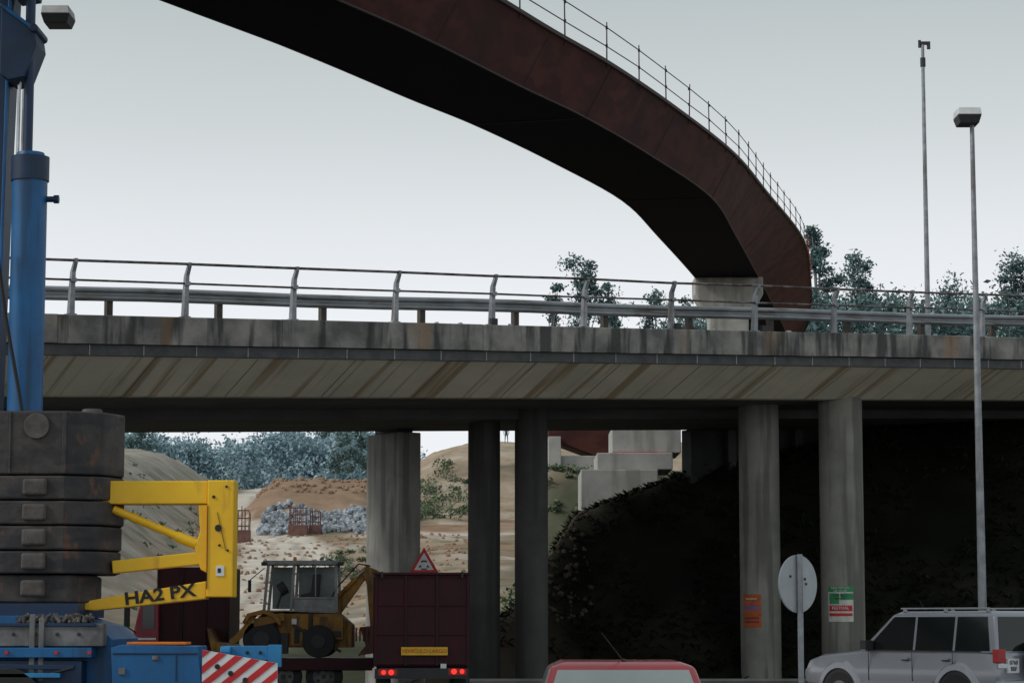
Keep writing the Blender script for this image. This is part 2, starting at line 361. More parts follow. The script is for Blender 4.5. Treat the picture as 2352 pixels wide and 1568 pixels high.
for (x,y,rr,key) in ((6.63,65.4,0.54,'column'),(8.72,64.6,0.575,'column'),(-0.73,63.8,0.42,'column_d'),(0.50,63.2,0.43,'column_d')):
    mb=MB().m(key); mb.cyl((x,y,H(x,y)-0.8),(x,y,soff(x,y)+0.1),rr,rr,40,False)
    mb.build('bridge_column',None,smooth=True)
a=Matrix.Translation((-3.22,66.2,0))@Matrix.Rotation(math.atan2(0.556,0.831),4,'Z')
mb=MB().m('pier').box(-0.34,0.34,-0.87,0.87,-0.5,soff(-3.2,66.2,-1.80)-0.1,a)
mb.m('dgrey').box(-0.25,0.25,-0.6,0.6,soff(-3.2,66.2,-1.80)-0.1,soff(-3.2,66.2,-1.80)+0.05,a)
mb.build('bridge_pier',bevel=0.03)

# ------------------------------------------------------------------ curved steel bridge
st=[(-52,-60,5.5,.75,1.4),(-36,-25,7.6,.75,1.4),(-22,2,9.5,.75,1.4),(-10.4,30,11.33,.75,1.4),(-3.51,48.5,12.53,.75,1.35),(-1.72,53.6,12.86,.75,1.35),(0.26,60,13.28,.75,1.35),(2.01,65.4,13.63,.75,1.35),
    (4.35,74,14.19,.75,1.4),(7.12,85.7,14.95,.8,1.5),(9.28,100,15.88,1.25,1.75),(12.7,124,17.44,2.25,1.9),
    (15.3,140,17.75,1.95,1.85),(17.9,158,18.5,1.55,1.8),(20.3,180,19.4,1.2,1.8),(20.0,202,19.9,.8,1.8),(10,222,19.7,.8,1.6),(-6,238,19.3,.8,1.5)]
def cr(p0,p1,p2,p3,t):
    return tuple(0.5*((2*b)+(-a+c)*t+(2*a-5*b+4*c-d)*t*t+(-a+3*b-3*c+d)*t**3) for a,b,c,d in zip(p0,p1,p2,p3))
pts=[]
for i in range(len(st)-1):
    p0=st[max(i-1,0)];p3=st[min(i+2,len(st)-1)]
    for k in range(6): pts.append(cr(p0,st[i],st[i+1],p3,k/6))
pts.append(st[-1])
A=[];B=[];C=[];D=[]
for i,p in enumerate(pts):
    q0=pts[max(i-1,0)];q1=pts[min(i+1,len(pts)-1)]
    dx,dy=q1[0]-q0[0],q1[1]-q0[1];l=math.hypot(dx,dy);nxx,nyy=dy/l,-dx/l
    z=p[2]+E;W=3.2
    B.append(Vector((p[0],p[1],z)));A.append(Vector((p[0]-nxx*W,p[1]-nyy*W,z)))
    C.append(Vector((p[0]+nxx*p[3],p[1]+nyy*p[3],z+p[4])));D.append(Vector((p[0]-nxx*(W-0.1),p[1]-nyy*(W-0.1),z+p[4])))
sb=group('curved_steel_bridge',(9.5,100,0))
n=len(pts)
def ribbon(U,V,key,name):
    mb=MB().m(key); mb.add(U+V,[(i,i+1,n+i+1,n+i) for i in range(n-1)]); return mb.build(name,sb,smooth=True)
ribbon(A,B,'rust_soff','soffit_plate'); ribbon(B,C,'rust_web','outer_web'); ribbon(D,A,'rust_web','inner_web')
ribbon(C,D,'newconc','deck_slab')
mb=MB().m('rust_rail')
for U,dz in ((C,0.03),):
    for a_,b_ in zip(U,U[1:]): mb.beam(a_+Vector((0,0,dz)),b_+Vector((0,0,dz)),0.16,0.1)
for a_,b_ in zip(B,B[1:]): mb.beam(a_,b_,0.04,0.04)
for a_,b_ in zip(A,A[1:]): mb.beam(a_,b_,0.04,0.04)
mb.build('flanges',sb)
mb=MB().m('rust_rail')
for i in (42,54): mb.beam(A[i]-Vector((0,0,.01)),B[i]-Vector((0,0,.01)),0.03,0.03); mb.beam(B[i],C[i],0.03,0.03)
for i in (30,36,48,58,62,66): mb.beam(B[i],C[i],0.02,0.02)
mb.build('splice_seams',sb)
mb=MB().m('rust_rail')
acc=0; posts=[]
for i in range(1,n):
    seg=(C[i]-C[i-1]).length; d0=0
    while acc+ (seg-d0) >= 3.9:
        d0 += 3.9-acc; acc=0
        posts.append(C[i-1].lerp(C[i],d0/seg))
    acc += seg-d0
for p in posts:
    mb.cyl(p+Vector((0,0,-0.15)),p+Vector((random.uniform(-.03,.03),0,1.15)),0.024,0.018,6)
for hgt in (0.5,1.0):
    mb.tube([p+Vector((0,0,hgt+random.uniform(-.03,.03))) for p in posts],0.016,5)
    for p in posts: mb.box(p.x-.03,p.x+.03,p.y-.03,p.y+.03,p.z+hgt-.04,p.z+hgt+.04)
mb.build('railing',sb)
mb=MB().m('redmesh')
for i,p in enumerate(posts):
    if 128<p.y<142: mb.box(p.x-0.02,p.x+0.05,p.y-0.02,p.y+0.02,p.z-0.1,p.z+1.1).box(p.x-0.02,p.x+0.03,p.y-0.9,p.y+0.9,p.z+0.1,p.z+0.25)
mb.build('safety_netting',sb)
pr=MB().m('newconc')
cx,cy=11.05,124.0
pr.prism([(cx-1.75,E+17.42),(cx+1.75,E+17.42),(cx+1.75,E+16.5),(cx+1.0,E+15.3),(cx+0.9,5),(cx-0.9,5),(cx-1.0,E+15.3),(cx-1.75,E+16.5)],cy-0.9,cy+0.9)
pr.build('concrete_bridge_pier',bevel=0.08)

g=group('stepped_concrete_abutment',(4.2,80,0))
MB().m('newconc').box(3.25,5.5,79.2,82,E+5.42,E+6.25).build('bearing_block',g,bevel=0.03)
MB().m('newconc').box(2.75,5.2,78.8,82,E+4.85,E+5.40).build('middle_step',g,bevel=0.03)
MB().m('newconc').box(2.22,4.7,78.4,82,E+3.3,E+4.84).build('base_step',g,bevel=0.03)
MB().m('red').box(3.2,5.0,79.12,79.2,E+5.40,E+5.43).build('red_line',g)
g=group('steel_box_girder',(3,100,0))
mb=MB().m('rust_web'); mb.prism([(1.3,E+9.0),(4.9,E+9.0),(4.9,E+6.6),(3.4,E+6.6),(1.5,E+7.3)],98,101); mb.build('girder',g)
mb=MB().m('newconc').box(1.45,1.95,97.0,99,5,E+7.3).box(1.951,3.6,97.3,99,5,E+6.55); mb.build('support_wall',g,bevel=0.02)

# ------------------------------------------------------------------ foliage
def leafquad(mb_v,mb_f,c,s):
    a=Vector((random.gauss(0,1),random.gauss(0,1),random.gauss(0,1))).normalized()
    b_=a.orthogonal().normalized(); c2=a.cross(b_)
    ang=random.uniform(0,6.28); u=(b_*math.cos(ang)+c2*math.sin(ang))*s; w=a.cross(u).normalized()*s*random.uniform(0.35,0.7)
    o=len(mb_v); mb_v += [c-u,c+w,c+u,c-w]; mb_f.append((o,o+1,o+2,o+3))
def foliage(mb, centre, R, RZ, nleaf, ls, keys):
    for k in range(nleaf):
        d=Vector((random.gauss(0,1),random.gauss(0,1),random.gauss(0,1))).normalized()*(random.random()**0.5)*(1.0 if random.random()<0.85 else 1.3)
        lump=1+0.7*noise.noise(d*2.0+centre*0.7)
        p=centre+Vector((d.x*R*lump,d.y*R*lump,d.z*RZ*lump))
        h=d.z+random.uniform(-0.5,0.5)
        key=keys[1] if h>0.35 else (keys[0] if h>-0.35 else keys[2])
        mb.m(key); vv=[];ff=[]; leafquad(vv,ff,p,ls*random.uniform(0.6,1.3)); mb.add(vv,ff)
def tree(name,x,y,Ht,cr_w,ncl,nleaf,ls,keys=('leafA','leafB','leafC'),z0=None,tf=0.35,seed=1,bark='bark',clr=None):
    random.seed(seed)
    if z0 is None: z0=H(x,y)-0.3
    mb=MB().m(bark)
    top=Vector((x+random.uniform(-.3,.3),y,z0+Ht*0.93))
    p=[Vector((x,y,z0))]
    for k in range(1,6):
        q=Vector((x,y,z0)).lerp(top,k/5)+Vector((random.uniform(-.25,.25),random.uniform(-.2,.2),0)); p.append(q)
    r0=Ht*0.011
    for k in range(5): mb.cyl(p[k],p[k+1],r0*(1-k/5.5),r0*(1-(k+1)/5.5),7,False)
    cl=[]
    for k in range(ncl):
        f=tf+(1-tf)*(k+random.random())/ncl
        wid=cr_w*(0.5+0.6*math.sin(math.pi*min(1,(f-tf)/(1-tf)*0.85+0.12)))
        ang=random.uniform(0,6.28); rad=wid*random.uniform(0.0,0.95)
        c=Vector((x+math.cos(ang)*rad,y+math.sin(ang)*rad,z0+Ht*f)); cl.append(c)
        base=Vector((x,y,z0)).lerp(top,max(0.2,f-0.15))
        mb.m(bark).cyl(base,c,r0*0.3,r0*0.08,5,False)
    for c in cl:
        R=(clr or cr_w*0.4)*random.uniform(0.5,1.25)
        foliage(mb,c,R,R*random.uniform(0.6,0.9),int(nleaf*random.uniform(.6,1.3)),ls,keys)
    return mb.build(name,fixn=False)
def topz(py,y):
    v=784-py; return E+(636.8+.9935*v)/(5563.7-.1137*v)*y
def etree(x,y,py,cw,ncl,nl,ls,seed,tf):
    g0=H(x,y)-0.3; tree('eucalyptus_tree',x,y,topz(py,y)-g0-0.5,cw,ncl,nl,ls,z0=g0,tf=tf,seed=seed)
etree(5.1,172,583,2.2,30,260,0.13,3,0.45)
etree(3.0,176,640,1.6,17,220,0.13,13,0.5)
etree(7.2,174,632,1.5,17,220,0.13,14,0.5)
etree(10.6,180,655,1.7,18,220,0.13,5,0.5)
etree(13.6,184,668,1.5,14,200,0.13,15,0.5)
etree(24.6,196,515,2.3,32,280,0.15,6,0.45)
etree(25.2,172,570,2.0,32,280,0.13,8,0.35)
etree(32.6,180,635,2.4,24,260,0.13,9,0.38)
etree(35.6,172,572,2.4,34,280,0.13,11,0.35)
etree(39.2,171,545,3.0,40,300,0.13,12,0.33)
random.seed(21)
mb=MB()
for k in range(150):
    px=random.uniform(0.05,0.24)
    if px<0.118 and random.random()<0.6: continue
    y=random.uniform(165,215); x=px*y
    py=random.uniform(668,712) if px>0.118 else random.uniform(708,738)
    top=topz(py,y)
    R=random.uniform(0.9,1.9)
    foliage(mb,Vector((x,y,top-R)),R,R*1.1,190,0.17,('leafA','leafB','leafC'))
    foliage(mb,Vector((x+random.uniform(-1,1),y,top-R*2-2)),2.8,3.2,140,0.32,('leafC','leafA','leafC'))
mb.build('distant_tree_row',fixn=False)
random.seed(31)
mb=MB()
for k in range(120):
    y=random.uniform(335,385); px=random.uniform(-0.168,-0.05); x=px*y
    topy=0.0775*y + random.uniform(-2.4,0.6) + 1.2*math.sin(px*60)
    if px>-0.06: topy=0.066*y
    g0=H(x,y)
    ht=topy+E-g0
    for q in range(4):
        foliage(mb,Vector((x+random.uniform(-2,2),y+random.uniform(-2,2),g0+ht*(0.18+0.2*q))),2.6-0.3*q,1.9,130,0.33,('farA','farB','farC') if q>1 else ('farB','farB','farA'))  # lower tiers use paler leaves to paint low-lying haze
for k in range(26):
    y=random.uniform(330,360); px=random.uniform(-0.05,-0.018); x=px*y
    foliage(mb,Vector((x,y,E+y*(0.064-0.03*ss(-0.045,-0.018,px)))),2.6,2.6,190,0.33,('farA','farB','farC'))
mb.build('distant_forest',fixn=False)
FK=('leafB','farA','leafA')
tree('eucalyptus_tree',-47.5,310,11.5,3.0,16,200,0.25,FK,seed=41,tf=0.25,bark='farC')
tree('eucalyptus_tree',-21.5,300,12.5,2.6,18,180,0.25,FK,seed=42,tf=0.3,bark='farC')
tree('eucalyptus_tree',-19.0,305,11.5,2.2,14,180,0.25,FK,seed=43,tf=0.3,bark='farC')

random.seed(51)
mb=MB()
for k in range(16000):
    x=random.uniform(-1.0,26); y=random.uniform(63.5,82)
    if x<1.5 and random.random()<0.6: continue
    if 2.0<x<5.6 and y>75.5: continue
    if fb(x,y,0.35)<-0.25: continue
    z=H(x,y)
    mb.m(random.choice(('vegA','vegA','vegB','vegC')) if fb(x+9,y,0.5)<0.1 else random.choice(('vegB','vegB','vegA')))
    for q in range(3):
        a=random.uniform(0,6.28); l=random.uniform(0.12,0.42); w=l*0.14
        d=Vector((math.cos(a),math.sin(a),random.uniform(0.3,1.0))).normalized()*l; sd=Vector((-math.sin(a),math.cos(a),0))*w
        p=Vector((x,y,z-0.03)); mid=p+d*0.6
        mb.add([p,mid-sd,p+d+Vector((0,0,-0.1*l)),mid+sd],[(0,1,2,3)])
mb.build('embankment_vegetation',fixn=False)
random.seed(61)
mb=MB()
def scrub(x,y,R,nl,ls,keys=('busB','busA','busB')): foliage(mb,Vector((x,y,H(x,y)+R*0.3)),R,R*0.6,nl,ls,keys)
for k in range(45):
    y=random.uniform(208,240); scrub(random.uniform(-9,-3),y,random.uniform(0.5,1.3),70,0.17)
for k in range(60):
    y=random.uniform(88,96); scrub(random.uniform(-0.2,3.5),y,random.uniform(0.15,0.45),60,0.09)
for k in range(40):
    y=random.uniform(82,110); scrub(random.uniform(-0.04,0.0)*y,y,random.uniform(0.2,0.5),60,0.10)
for k in range(30):
    y=random.uniform(125,150); scrub(random.uniform(-11,-5),y,random.uniform(0.2,0.6),60,0.12)
for k in range(110):
    y=random.uniform(92,200); scrub(-(14+(y-100)*0.11)-random.uniform(0,14),y,random.uniform(0.12,0.5),40,0.10)
mb.build('scrub_vegetation',fixn=False)

def rocks(name,gen,nr,key,seed):
    random.seed(seed); mb=MB().m(key)
    ico=[(0,0,-1),(.72,-.52,-.45),(-.28,-.85,-.45),(-.89,0,-.45),(-.28,.85,-.45),(.72,.52,-.45),(.28,-.85,.45),(-.72,-.52,.45),(-.72,.52,.45),(.28,.85,.45),(.89,0,.45),(0,0,1)]
    fc=[(0,1,2),(1,0,5),(0,2,3),(0,3,4),(0,4,5),(1,5,10),(2,1,6),(3,2,7),(4,3,8),(5,4,9),(1,10,6),(2,6,7),(3,7,8),(4,8,9),(5,9,10),(6,10,11),(7,6,11),(8,7,11),(9,8,11),(10,9,11)]
    for k in range(nr):
        x,y,s,dz=gen(); R=Matrix.Rotation(random.uniform(0,6.28),3,Vector((random.random(),random.random(),1)).normalized())
        p=Vector((x,y,H(x,y)+dz))
        mb.add([p+R@Vector((v[0]*s*random.uniform(.7,1.2),v[1]*s*random.uniform(.6,1.1),v[2]*s*random.uniform(.5,.9))) for v in ico],fc)
    mb.build(name)
rocks('rock_pile',lambda:(lambda x:(x,random.uniform(180,186.5+0.9*math.sin(x)),random.uniform(0.12,0.40),random.uniform(0,0.25)))(random.uniform(-18.8,-10)),620,'rock',71)
rocks('rubble_slope',lambda:(lambda y:(random.uniform(-1.2,2.2),y,random.uniform(0.03,0.12),0.02))(random.uniform(67,79)),1000,'rubble',72)
rocks('rubble_heap',lambda:(random.uniform(-20,-9),random.uniform(190,206),random.uniform(0.08,0.32),0.05),320,'heap',73)
rocks('field_stones',lambda:(lambda y:(random.uniform(-0.13,-0.01)*y,y,random.uniform(0.04,0.14)+y*0.0004,0.02))(random.uniform(85,178)),900,'heap',74)

def cage(x,y,w,h):
    g=group('rebar_cage',(x,y,H(x,y))); mb=MB().m('rebar'); 
    for i in range(5):
        for j in (0,1):
            xx=-w/2+w*i/4; mb.cyl((xx,j*w*0.7,0),(xx+random.uniform(-.1,.1),j*w*0.7,h*random.uniform(0.85,1.1)),0.035,0.035,5)
    for k in range(5):
        z=h*k/4.4+0.1
        for j in (0,1): mb.cyl((-w/2,j*w*0.7,z),(w/2,j*w*0.7,z),0.03,0.03,5)
        for sx in (-1,1): mb.cyl((sx*w/2,0,z),(sx*w/2,w*0.7,z),0.03,0.03,5)
    mb.build('bars',g,True)
    MB().m('rebar').box(-w/2-0.1,w/2+0.1,-0.1,w*0.8,-0.1,h*0.38).build('formwork_base',g,True,bevel=0.03)
cage(-15.7,179,1.2,2.2); cage(-18.2,164,1.0,2.3); cage(-14.5,180,0.7,1.7)

# ------------------------------------------------------------------ mobile crane
cr_=group('mobile_crane',(-7.0,38,0))
def cwpoly(dx): return [(-9.3,38.0),(-6.98,38.0),(-6.42+dx,38.28),(-6.19+dx,38.9),(-6.5+dx,40.4),(-9.3,40.4)]
zl=[(4.07,5.06,0),(3.68,4.05,0.0),(3.29,3.66,0.01),(2.90,3.27,-0.02),(2.53,2.88,-0.03)]
mb=MB().m('cw')
for a0,a1,dx in zl: mb.plan(cwpoly(dx),a0,a1)
mb.plan([(-9.3,38.1),(-6.9,38.1),(-6.55,38.6),(-6.75,40.3),(-9.3,40.3)],2.08,2.51)
mb.build('counterweight_slabs',cr_,bevel=0.03)
mb=MB().m('cw2')
for zc in (3.87,3.48,3.09,2.72,2.3): mb.box(-7.62,-7.24,37.93,38.02,zc-0.13,zc+0.13)
mb.build('counterweight_lugs',cr_,bevel=0.05,seg=3)
mb=MB().m('cw2').cyl((-7.42,37.94,4.82),(-7.42,38.02,4.82),0.2,0.2,28)
mb.cyl((-6.72,38.9,5.05),(-6.72,38.9,5.16),0.2,0.15,20)
mb.m('cw').box(-7.02,-6.95,37.96,38.05,4.08,5.05).box(-7.85,-7.82,37.98,38.05,4.08,5.05)
mb.build('lifting_eyes',cr_,bevel=0.01)
mb=MB().m('blue').cyl((-7.90,39.4,4.9),(-7.90,39.4,9.0),0.285,0.285,36).cyl((-7.90,39.4,9.35),(-7.90,39.4,9.42),0.25,0.22,36)
mb.m('dblue').cyl((-7.90,39.4,8.95),(-7.90,39.4,9.35),0.31,0.31,36)
mb.cyl((-7.62,39.4,8.65),(-7.48,39.4,8.65),0.05,0.05,12).cyl((-7.5,39.4,8.65),(-7.42,39.4,8.65),0.07,0.07,12)
mb.build('lift_cylinder',cr_,smooth=True)
mb=MB().m('dblue').cyl((-7.95,39.4,9.42),(-7.95,39.4,13.5),0.08,0.08,20)
mb.build('ram_rod',cr_,smooth=True)
mb=MB().m('chrome').cyl((-8.13,39.5,9.0),(-8.13,39.5,10.9),0.03,0.03,12); mb.build('chrome_rod',cr_,smooth=True)
mb=MB().m('dblue')
mb.prism([(-9.6,4.0),(-8.45,4.0),(-8.36,9.3),(-8.26,13.5),(-9.6,13.5)],39.7,40.3)
mb.prism([(-8.40,11.9),(-8.2,11.75),(-7.84,11.45),(-7.80,11.2),(-8.0,10.65),(-8.25,10.6),(-8.4,10.7)],39.2,40.0)
mb.prism([(-8.2,12.0),(-7.87,12.05),(-7.80,12.6),(-7.84,13.5),(-8.2,13.5)],39.2,39.9)
mb.cyl((-7.84,39.1,11.45),(-7.84,40.0,11.45),0.07,0.07,12)
mb.m('blue').beam((-8.42,39.62,4.5),(-8.33,39.62,13.4),0.04,0.06).beam((-8.4,39.15,11.85),(-7.86,39.15,11.45),0.03,0.06)
mb.build('boom_mast',cr_,bevel=0.02)
pts_h=[Vector((-8.35,39.0,7.9)),Vector((-8.26,39.0,7.3)),Vector((-8.17,39.0,6.7)),Vector((-8.05,39.0,6.1)),Vector((-7.93,39.0,5.5)),Vector((-7.82,39.0,4.9))]
MB().m('hose').tube(pts_h,0.03,8).build('hydraulic_hose',cr_)
mb=MB().m('yellow')
mb.box(-6.6,-4.803,38.5,38.95,3.63,3.995)
mb.box(-4.80,-4.38,38.45,39.0,2.17,4.003)
mb.prism([(-4.95,3.62),(-4.803,3.62),(-4.803,2.55),(-4.9,2.6),(-5.0,2.95),(-4.92,3.2)],38.52,38.93)
mb.beam((-6.3,38.7,2.64),(-4.45,38.7,2.83),0.3,0.2)
mb.prism([(-7.2,2.01),(-6.4,2.16),(-4.803,2.42),(-4.803,2.14),(-6.55,1.96)],38.48,38.9)
mb.build('outrigger_frame',cr_,bevel=0.018)
mb=MB().m('yellow').cyl((-6.3,38.6,3.55),(-5.05,38.6,3.03),0.065,0.065,16).cyl((-5.3,38.6,3.13),(-4.98,38.6,3.0),0.085,0.085,16)
mb.cyl((-6.0,38.6,3.425),(-5.92,38.6,3.392),0.075,0.075,16); mb.build('outrigger_ram',cr_,smooth=True)
mb=MB().m('black')
for x,z,r_ in ((-4.62,3.25,0.055),(-4.70,3.74,0.025),(-4.6,2.98,0.02),(-4.5,3.9,0.02),(-4.47,2.9,0.02)): mb.cyl((x,38.43,z),(x,38.46,z),r_,r_,14)
mb.m('white').box(-4.65,-4.52,38.435,38.447,2.5,2.66)
mb.m('black').box(-4.62,-4.57,38.43,38.434,2.55,2.62)
mb.beam((-4.64,38.44,3.5),(-4.5,38.44,2.9),0.008,0.008)
mb.beam((-4.79,38.44,3.6),(-4.79,38.44,2.3),0.01,0.012)
mb.build('frame_bolts',cr_)
text('lettering','HA2 PX',(-5.53,38.47,2.205),0.27,'black',cr_,rot=(math.pi/2,-0.13,0),sx=1.22,bold=0.008)
mb=MB().m('dblue').box(-9.5,-6.7,37.9,40.3,1.85,2.07)
mb.m('blue').prism([(-9.5,1.88),(-6.9,1.88),(-6.35,1.72),(-6.12,1.52),(-6.12,0.7),(-9.5,0.7)],37.6,40.2)
mb.m('chassis').box(-9.5,-6.2,37.2,37.58,1.42,1.76)
mb.m('blue').box(-9.5,-6.35,37.1,37.5,1.25,1.40)
mb.m('dblue').box(-9.5,-6.5,37.15,37.6,0.75,1.2)
mb.m('lblue').box(-9.5,-6.8,37.0,37.14,0.95,1.02)
mb.m('chassis').box(-7.3,-7.22,37.14,37.2,0.9,1.9).box(-7.16,-7.08,37.14,37.2,0.9,1.85).box(-8.4,-8.3,37.14,37.2,1.2,1.8)
for k in range(9): mb.m('dgrey').cyl((-9.2+k*0.33,37.18,1.6),(-9.2+k*0.33,37.2,1.6),0.03,0.03,10)
mb.m('dblue').beam((-9.5,37.18,1.74),(-6.3,37.18,1.74),0.03,0.05).beam((-9.5,37.08,1.15),(-6.6,37.08,1.10),0.05,0.07)
mb.m('hose').tube([(-9.3,37.05,1.2),(-8.6,37.03,1.05),(-7.9,37.03,1.1),(-7.2,37.05,0.95),(-6.6,37.05,1.1)],0.02,6)
mb.build('chassis',cr_,bevel=0.015)
random.seed(5)
mb=MB().m('cw2')
for k in range(60):
    x=random.uniform(-7.5,-6.4); mb.cyl((x,37.4+random.uniform(-.12,.12),1.77),(x+random.uniform(-.12,.12),37.4+random.uniform(-.1,.1),1.82+random.uniform(0,.09)),0.03,0.025,7)
mb.m('red')
for x in (-8.1,-7.65,-6.9,-6.4): mb.box(x,x+0.05,37.06,37.1,1.3,1.35)
mb.build('chains_and_reflectors',cr_)
mb=MB().m('blue').prism([(-6.0,0.85),(-6.02,1.40),(-5.9,1.44),(-4.72,1.42),(-4.66,0.85)],36.9,38.0)
mb.m('dblue').prism([(-6.1,0.82),(-6.1,0.5),(-4.6,0.5),(-4.6,0.82)],36.8,38.0)
mb.box(-6.0,-4.72,36.885,36.898,1.30,1.325).box(-5.05,-5.03,36.885,36.898,0.9,1.30)
mb.m('orange').box(-5.85,-4.95,37.3,37.9,1.443,1.48)
mb.m('chassis').box(-5.4,-5.3,36.87,36.9,1.22,1.28).box(-5.9,-5.8,36.87,36.9,1.0,1.1)
mb.build('rear_locker',cr_,bevel=0.008)
mb=MB().m('lblue').box(-4.4,-3.55,37.6,37.9,1.2,1.42).cyl((-4.0,37.75,1.2),(-4.0,37.75,0.6),0.1,0.1,12).cyl((-4.45,37.55,1.33),(-4.30,37.55,1.33),0.09,0.09,14).box(-3.72,-3.52,37.5,37.6,1.1,1.44)
mb.m('black').cyl((-4.05,37.58,1.32),(-4.05,37.6,1.32),0.03,0.03,10).cyl((-3.85,37.58,1.32),(-3.85,37.6,1.32),0.03,0.03,10)
mb.build('outrigger_box',cr_,bevel=0.015)
def clip(poly,f):
    out=[]
    for i in range(len(poly)):
        a=poly[i];b_=poly[(i+1)%len(poly)];fa=f(a);fb2=f(b_)
        if fa>=0: out.append(a)
        if (fa>=0)!=(fb2>=0):
            t=fa/(fa-fb2); out.append((a[0]+(b_[0]-a[0])*t,a[1]+(b_[1]-a[1])*t))
    return out
pan=[(-4.65,0.45),(-3.52,0.45),(-3.52,1.17),(-4.65,1.37)]
mb=MB().m('white').prism(pan,36.90,36.94)
mb.m('red')
for k in range(-3,8):
    c0=-5.2+k*0.30
    pp=clip(pan,lambda p:(p[0]-c0)-(p[1]-0.45)*1.25+0.0); 
    pp=clip(pp,lambda p:(c0+0.15-p[0])+(p[1]-0.45)*1.25) if pp else pp
    if len(pp)>2: mb.prism(pp,36.892,36.898)
mb.m('black')
for x,z in ((-4.42,1.12),(-4.22,1.02),(-4.0,0.92)): mb.cyl((x,36.885,z),(x,36.891,z),0.04,0.04,14)
mb.build('hazard_panel',cr_)
mb=MB()
for x in (-9.0,-7.6):
    mb.m('hose').cyl((x,37.0,0.55),(x,37.45,0.55),0.55,0.55,28); mb.m('chassis').cyl((x,36.97,0.55),(x,37.0,0.55),0.25,0.25,16)
mb.build('wheels',cr_,bevel=0.03)

def wheel(mb,x,y,r,w,side,rim='chassis'):
    mb.m('hose').cyl((x,y-w/2,r),(x,y+w/2,r),r,r,28)
    yo=y+side*(w/2+0.004)
    mb.m(rim).cyl((x,yo-side*0.02,r),(x,yo+side*0.01,r),r*0.62,r*0.58,20)
    mb.m('dgrey').cyl((x,yo,r),(x,yo+side*0.03,r),r*0.14,r*0.12,10)
    for k in range(5):
        a_=k*1.2566; mb.cyl((x+math.cos(a_)*r*0.38,yo,r+math.sin(a_)*r*0.38),(x+math.cos(a_)*r*0.38,yo+side*0.014,r+math.sin(a_)*r*0.38),r*0.1,r*0.1,8)

# ------------------------------------------------------------------ lorry carrying loader
lo=group('low_loader_lorry',(-7,61,0))
mb=MB().m('maroon').box(-8.9,-7.1,61.6,64.0,1.0,3.14)
for x in (-8.9,-8.3,-7.7,-7.14): mb.box(x-0.02,x+0.04,61.55,61.6,1.0,3.14)
mb.build('headboard_box',lo,bevel=0.03)
mb=MB().m('maroonl').prism([(-9.45,0.7),(-9.48,1.5),(-9.3,2.35),(-8.85,2.4),(-8.82,0.7)],61.4,63.9).build('cab',lo,bevel=0.06)
mb=MB().m('glass').box(-9.24,-8.95,61.38,61.40,1.6,2.2).m('white').box(-9.35,-8.9,61.38,61.395,1.33,1.38).build('cab_window',lo)
mb=MB().m('black').box(-9.68,-9.54,61.2,61.3,1.65,2.15).cyl((-9.6,61.25,1.65),(-9.4,61.4,1.5),0.02,0.02,6).build('wing_mirror',lo,bevel=0.02)
mb=MB().m('dgrey').box(-9.4,-3.5,60.0,61.35,0.62,0.88).m('maroon').box(-7.6,-3.4,59.95,60.0,0.6,0.9).m('dgrey').box(-7.0,-3.5,61.35,62.6,0.62,0.88).build('flatbed',lo,bevel=0.02)
mb=MB()
for x in (-9.2,-8.2,-5.6,-4.6): wheel(mb,x,60.3,0.45,0.3,-1)
mb.build('wheels',lo)
bh=group('backhoe_loader',(-5.5,60.5,0.0))
Y0,Y1=60.3,61.9
mb=MB().m('ochre')
mb.prism([(-6.3,1.15),(-6.35,1.8),(-6.1,2.02),(-5.6,2.04),(-4.3,2.0),(-3.95,1.7),(-3.95,1.15)],Y0+0.2,Y1-0.2)
mb.prism([(-7.35,1.0),(-7.48,1.62),(-7.3,1.3),(-6.85,1.2),(-6.75,1.0)],Y0-0.1,Y1+0.1)
mb.beam((-6.9,Y0,1.25),(-6.35,Y0,1.75),0.1,0.16).beam((-6.9,Y0,1.25),(-6.3,Y0,1.95),0.06,0.1)
mb.beam((-6.35,Y0,1.75),(-5.6,Y0,1.9),0.12,0.2)
mb.prism([(-6.62,1.75),(-6.5,1.98),(-6.1,2.08),(-5.75,1.95),(-5.65,1.7),(-5.72,1.7),(-5.85,1.88),(-6.1,1.98),(-6.42,1.9),(-6.55,1.72)],Y0-0.15,Y0+0.2)
mb.box(-4.9,-4.15,Y0+0.05,Y0+0.2,1.35,1.9).box(-5.45,-5.0,Y0+0.1,Y0+0.2,1.2,1.95)
mb.m('dgrey').box(-5.75,-5.5,Y0+0.02,Y0+0.19,1.0,1.5).box(-4.85,-4.2,Y0+0.035,Y0+0.05,1.4,1.55).box(-4.98,-4.92,Y0+0.0,Y0+0.2,1.0,2.0).beam((-5.4,Y0+0.05,1.7),(-4.2,Y0+0.05,1.05),0.05,0.07)
mb.build('chassis_body',bh,bevel=0.02)
mb=MB().m('ochre')
mb.prism([(-4.75,1.95),(-4.5,2.1),(-3.72,3.08),(-3.55,3.1),(-3.5,2.95),(-3.7,2.75),(-4.4,1.75)],Y0+0.4,Y0+0.65)
mb.prism([(-3.74,3.06),(-3.6,3.16),(-3.2,2.98),(-3.12,2.7),(-3.35,1.6),(-3.5,1.6),(-3.6,2.7)],Y0+0.36,Y0+0.62)
mb.cyl((-4.5,Y0+0.3,2.2),(-3.85,Y0+0.3,2.85),0.05,0.05,10)
mb.m('chrome').cyl((-3.9,Y0+0.3,2.8),(-3.65,Y0+0.3,3.05),0.03,0.03,10)
mb.m('hose').tube([(-4.6,Y0+.3,2.15),(-4.3,Y0+.28,2.65),(-3.8,Y0+.28,3.2),(-3.5,Y0+.28,3.15)],0.02,6)
mb.m('rebar').prism([(-3.75,1.65),(-3.25,1.7),(-3.2,1.25),(-3.45,1.0),(-3.8,0.95),(-3.6,1.2)],Y0+0.1,Y0+0.9)
